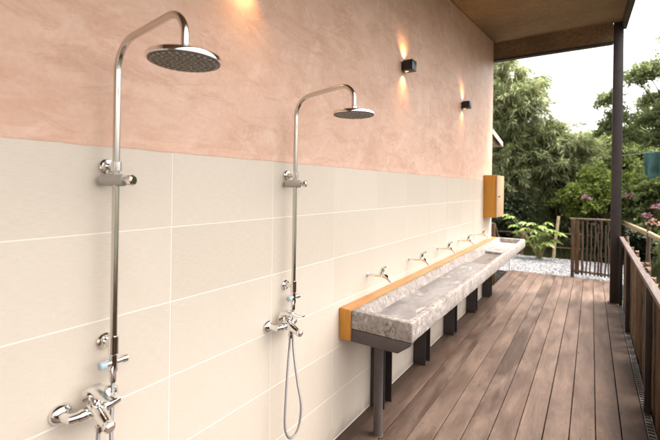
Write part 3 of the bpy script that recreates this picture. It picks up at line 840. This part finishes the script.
# flowering bush beyond the gate
fb = clump_tree('flowering_bush', 'light green bush with pink flower heads behind the gate', 'bush', (1.7,12.3,-.1),
                blob(1.65,12.3,1.45,1.0,.55,.75,24,.28,.46), 40, 15, .10, .050, 'bright_leaf', .05, 'broad', 'flowering bushes')
fb2 = clump_tree('flowering_bush', 'darker bush with pink and peach flowers beyond the railing', 'bush', (2.9,11.9,0),
                 blob(2.85,11.9,1.25,.85,.6,.80,22,.28,.46), 40, 15, .10, .045, 'shrub_leaf', .05, 'broad', 'flowering bushes')
def flower(parent, c, r_, mat, n=46):
    U = unit(n, -.4, 1.); P = np.array(c)[None]+U*r_*.8*rng.uniform(.35,.9,(n,1))*np.array([1.25,1.,.75])
    leaf_mesh('flower_head', P, U+rng.normal(0,.4,(n,3)), .055*rng.uniform(.7,1.2,n), .045*rng.uniform(.7,1.2,n), mat, parent, .3)
flower(fb, (1.27,11.55,1.47), .12, MAT['flower']); flower(fb, (2.14,11.5,1.53), .14, MAT['flower'])
flower(fb2, (2.58,11.05,1.32), .10, MAT['flower']); flower(fb2, (2.55,11.0,.98), .17, MAT['peach_flower'])
flower(fb2, (2.42,11.1,1.12), .08, MAT['flower'])

# understory shrubs
for i, (x, y, z, rx, rz, lab, mt) in enumerate([
        (-.55,12.0,.75,.6,.75,'dark shrub growing right against the wall end', 'dark_leaf'),
        (.55,14.2,.95,1.0,.85,'dark wide shrub under the drooping bamboo', 'dark_leaf'),
        (1.45,13.6,.7,.6,.7,'dark low shrub between gate and bamboo', 'dark_leaf'),
        (1.9,12.0,.35,.7,.45,'dark low bush filling the ground behind the gate', 'dark_leaf'),
        (3.5,10.9,.55,.6,.55,'low green shrub on the bank beyond the pole fence', 'shrub_leaf')]):
    clump_tree('shrub', lab, 'shrub', (x,y,gz(x,y)), blob(x,y,z,rx,.5,rz,18,.26,.42), 34, 14, .11, .045, mt, .04, 'broad', 'shrubs below the trees')

# big-leaved pale plant on the gravel's edge
pl = thing('leafy_plant', (.36,10.9,-.05), 'pale green large-leaved plant behind the far end of the trough', 'plant')
m = MB(); PP, DD, LL = [], [], []
for tx, ty, tz in ((.08,10.75,.72),(.22,10.7,.86),(.40,10.7,.80),(.58,10.75,.72),(.30,10.75,.55),(.52,10.7,.42),(-.12,10.85,.62),(.66,10.8,.48),(.44,10.8,.62),(-.28,10.95,.98),(.14,10.75,.42),(.34,10.7,.36),(.02,10.8,.86),(.50,10.85,.88),(-.42,11.0,1.02),(-.18,10.8,.78),(.70,10.75,.66),(.28,10.65,.70)):
    b = Vector((.36+random.uniform(-.04,.04),10.9,-.1)); e = Vector((tx,ty,tz))
    md = b.lerp(e,.55)+Vector((0,0,.14)); cv = spline([b,md,e],5)
    m.tube(cv, [.010-.006*i/(len(cv)-1) for i in range(len(cv))], 6)
    for k_ in range(7):           # lobes of one palmate leaf
        a = -1.9+3.8*k_/6+random.uniform(-.1,.1); out = (e-b); out.z = 0; out = out.normalized() if out.length > .05 else Vector((0,-1,0))
        d = Vector((out.x*math.cos(a)-out.y*math.sin(a), out.x*math.sin(a)+out.y*math.cos(a), -.25-random.uniform(0,.25)))
        PP.append(e); DD.append(d); LL.append(random.uniform(.19,.30)*(1-.18*abs(a)))
m.build('stem', MAT['culm'], pl)
LL = np.array(LL); leaf_mesh('foliage', np.array([tuple(p) for p in PP]), np.array([tuple(d) for d in DD]), LL, LL*.42, MAT['pale_leaf'], pl, .75)

# turquoise cloth hanging on a line among the trees
ln = MB().tube([(1.9,10.3,2.40),(2.6,9.6,2.44),(3.4,8.9,2.52),(4.4,8.0,2.70)], .006, 6)
tag(ln.build('washing_line', MAT['rope']), 'thin washing line strung through the garden trees', 'line')
m = MB(); A = Vector((2.24,9.92,2.43)); B = Vector((3.06,9.22,2.47)); nu, nv = 60, 12; vs = []
for j in range(nv+1):
    for i in range(nu+1):
        u, v = i/nu, j/nv; p = A.lerp(B, u); nr = Vector((.65,.76,0))
        p = p + nr*(.05*math.sin(u*30+.8*v)*(.5+v)+.02*math.sin(u*9)); p.z -= v*(.44+.10*math.sin(u*13)) ; vs.append(p)
m.add(vs, [(j*(nu+1)+i, j*(nu+1)+i+1, (j+1)*(nu+1)+i+1, (j+1)*(nu+1)+i) for j in range(nv) for i in range(nu)])
cl = m.build('hanging_cloth', MAT['cloth'], smooth=180)
md_ = cl.modifiers.new('thickness', 'SOLIDIFY'); md_.thickness = .004
tag(cl, 'turquoise cloth hanging on the washing line at the right', 'cloth')

# far wood behind everything: one mass
PP = []
for i in range(210):
    x = random.uniform(-9, 13); y = random.uniform(20.5, 25); z = random.uniform(.2, 1)*(2.5+.55*math.sin(x*.9+1)+.35*math.sin(x*2.3))
    U = unit(150, -.6, 1.); PP.append(np.array((x,y,z))[None]+U*random.uniform(.5,.95)*rng.uniform(.5,1.05,(150,1)))
P = np.concatenate(PP); n = len(P); D = rng.normal(0,1,(n,3)); D[:,2] -= .2
tag(leaf_mesh('far_wood', P, D, rng.uniform(.18,.34,n), rng.uniform(.09,.16,n), MAT['shrub_leaf'], None, .5), 'far green wood behind the garden trees', 'wood', kind='stuff')

# grass and ground cover on the bank and under the trees
N = 26000
gxs = np.concatenate([rng.uniform(1.95,6.5,N//2), rng.uniform(-1.6,3.5,N//2)]); gys = np.concatenate([rng.uniform(1,13,N//2), rng.uniform(11.3,15,N//2)])
P = np.column_stack([gxs, gys, [gz(a,b) for a, b in zip(gxs, gys)]]); D = rng.normal(0,.35,(N,3)); D[:,2] = 1
tag(leaf_mesh('grass', P, D, rng.uniform(.07,.2,N), rng.uniform(.008,.016,N), MAT['grass_leaf'], None, .1), 'rough green grass on the bank beyond the railing', 'grass', kind='stuff')

# ------------------------------------------------------------------ light
SUN_AZ, SUN_EL = R(58), R(66)       # azimuth measured from +y towards +x
wd = bpy.data.worlds.new('World'); SC.world = wd; wd.use_nodes = True
nt = wd.node_tree; bg = nt.nodes['Background']
sky = nt.nodes.new('ShaderNodeTexSky'); sky.sky_type = 'NISHITA'; sky.sun_disc = False
sky.sun_elevation = SUN_EL; sky.sun_rotation = SUN_AZ; sky.dust_density = 6; sky.air_density = 1; sky.ozone_density = 1
hs = nt.nodes.new('ShaderNodeHueSaturation'); hs.inputs['Saturation'].default_value = .18
nt.links.new(sky.outputs[0], hs.inputs['Color']); wm = nt.nodes.new('ShaderNodeMix'); wm.data_type = 'RGBA'; wm.blend_type = 'MULTIPLY'; wm.inputs[0].default_value = 1; wm.inputs[7].default_value = (1,.972,.935,1)
nt.links.new(hs.outputs[0], wm.inputs[6]); nt.links.new(wm.outputs[2], bg.inputs[0])
bg.inputs[1].default_value = .15
sd = Vector((math.sin(SUN_AZ)*math.cos(SUN_EL), math.cos(SUN_AZ)*math.cos(SUN_EL), math.sin(SUN_EL)))
sl = bpy.data.lights.new('sun', 'SUN'); sl.energy = 1.5; sl.angle = R(30); sl.color = (1,.95,.89)
so = bpy.data.objects.new('sun', sl); so.rotation_euler = sd.to_track_quat('Z', 'Y').to_euler(); COL.objects.link(so)

# ------------------------------------------------------------------ camera (fitted to the tile grid)
F_PX, YAW, ROLL, SH, CX, CZ = 393.58, .58668, .01517, -34.03, 1.397, 1.673
cam = bpy.data.cameras.new('camera'); cam.sensor_width = 36; cam.sensor_fit = 'HORIZONTAL'
cam.lens = F_PX/660*36; cam.shift_y = SH/660; cam.clip_start = .05; cam.clip_end = 2000
cam.dof.use_dof = True; cam.dof.focus_distance = 2.15; cam.dof.aperture_fstop = 2.4
co = bpy.data.objects.new('camera', cam)
Rv = Vector((math.cos(YAW), math.sin(YAW), 0)); Fv = Vector((-math.sin(YAW), math.cos(YAW), 0)); Uv = Vector((0,0,1))
rv = Rv*math.cos(ROLL)+Uv*math.sin(ROLL); uv = Uv*math.cos(ROLL)-Rv*math.sin(ROLL)
mw = Matrix.Identity(4)
for i in range(3): mw[i][0] = rv[i]; mw[i][1] = uv[i]; mw[i][2] = -Fv[i]
mw[0][3], mw[1][3], mw[2][3] = CX, 0, CZ
co.matrix_world = mw
COL.objects.link(co); SC.camera = co

SC.view_settings.view_transform = 'Standard'; SC.view_settings.look = 'None'
SC.view_settings.gamma = 1; SC.view_settings.use_curve_mapping = False
SC.view_settings.exposure = 2.33
SC.cycles.max_bounces = 8; SC.cycles.transparent_max_bounces = 8; SC.cycles.use_denoising = True
SC.cycles.sample_clamp_indirect = 6
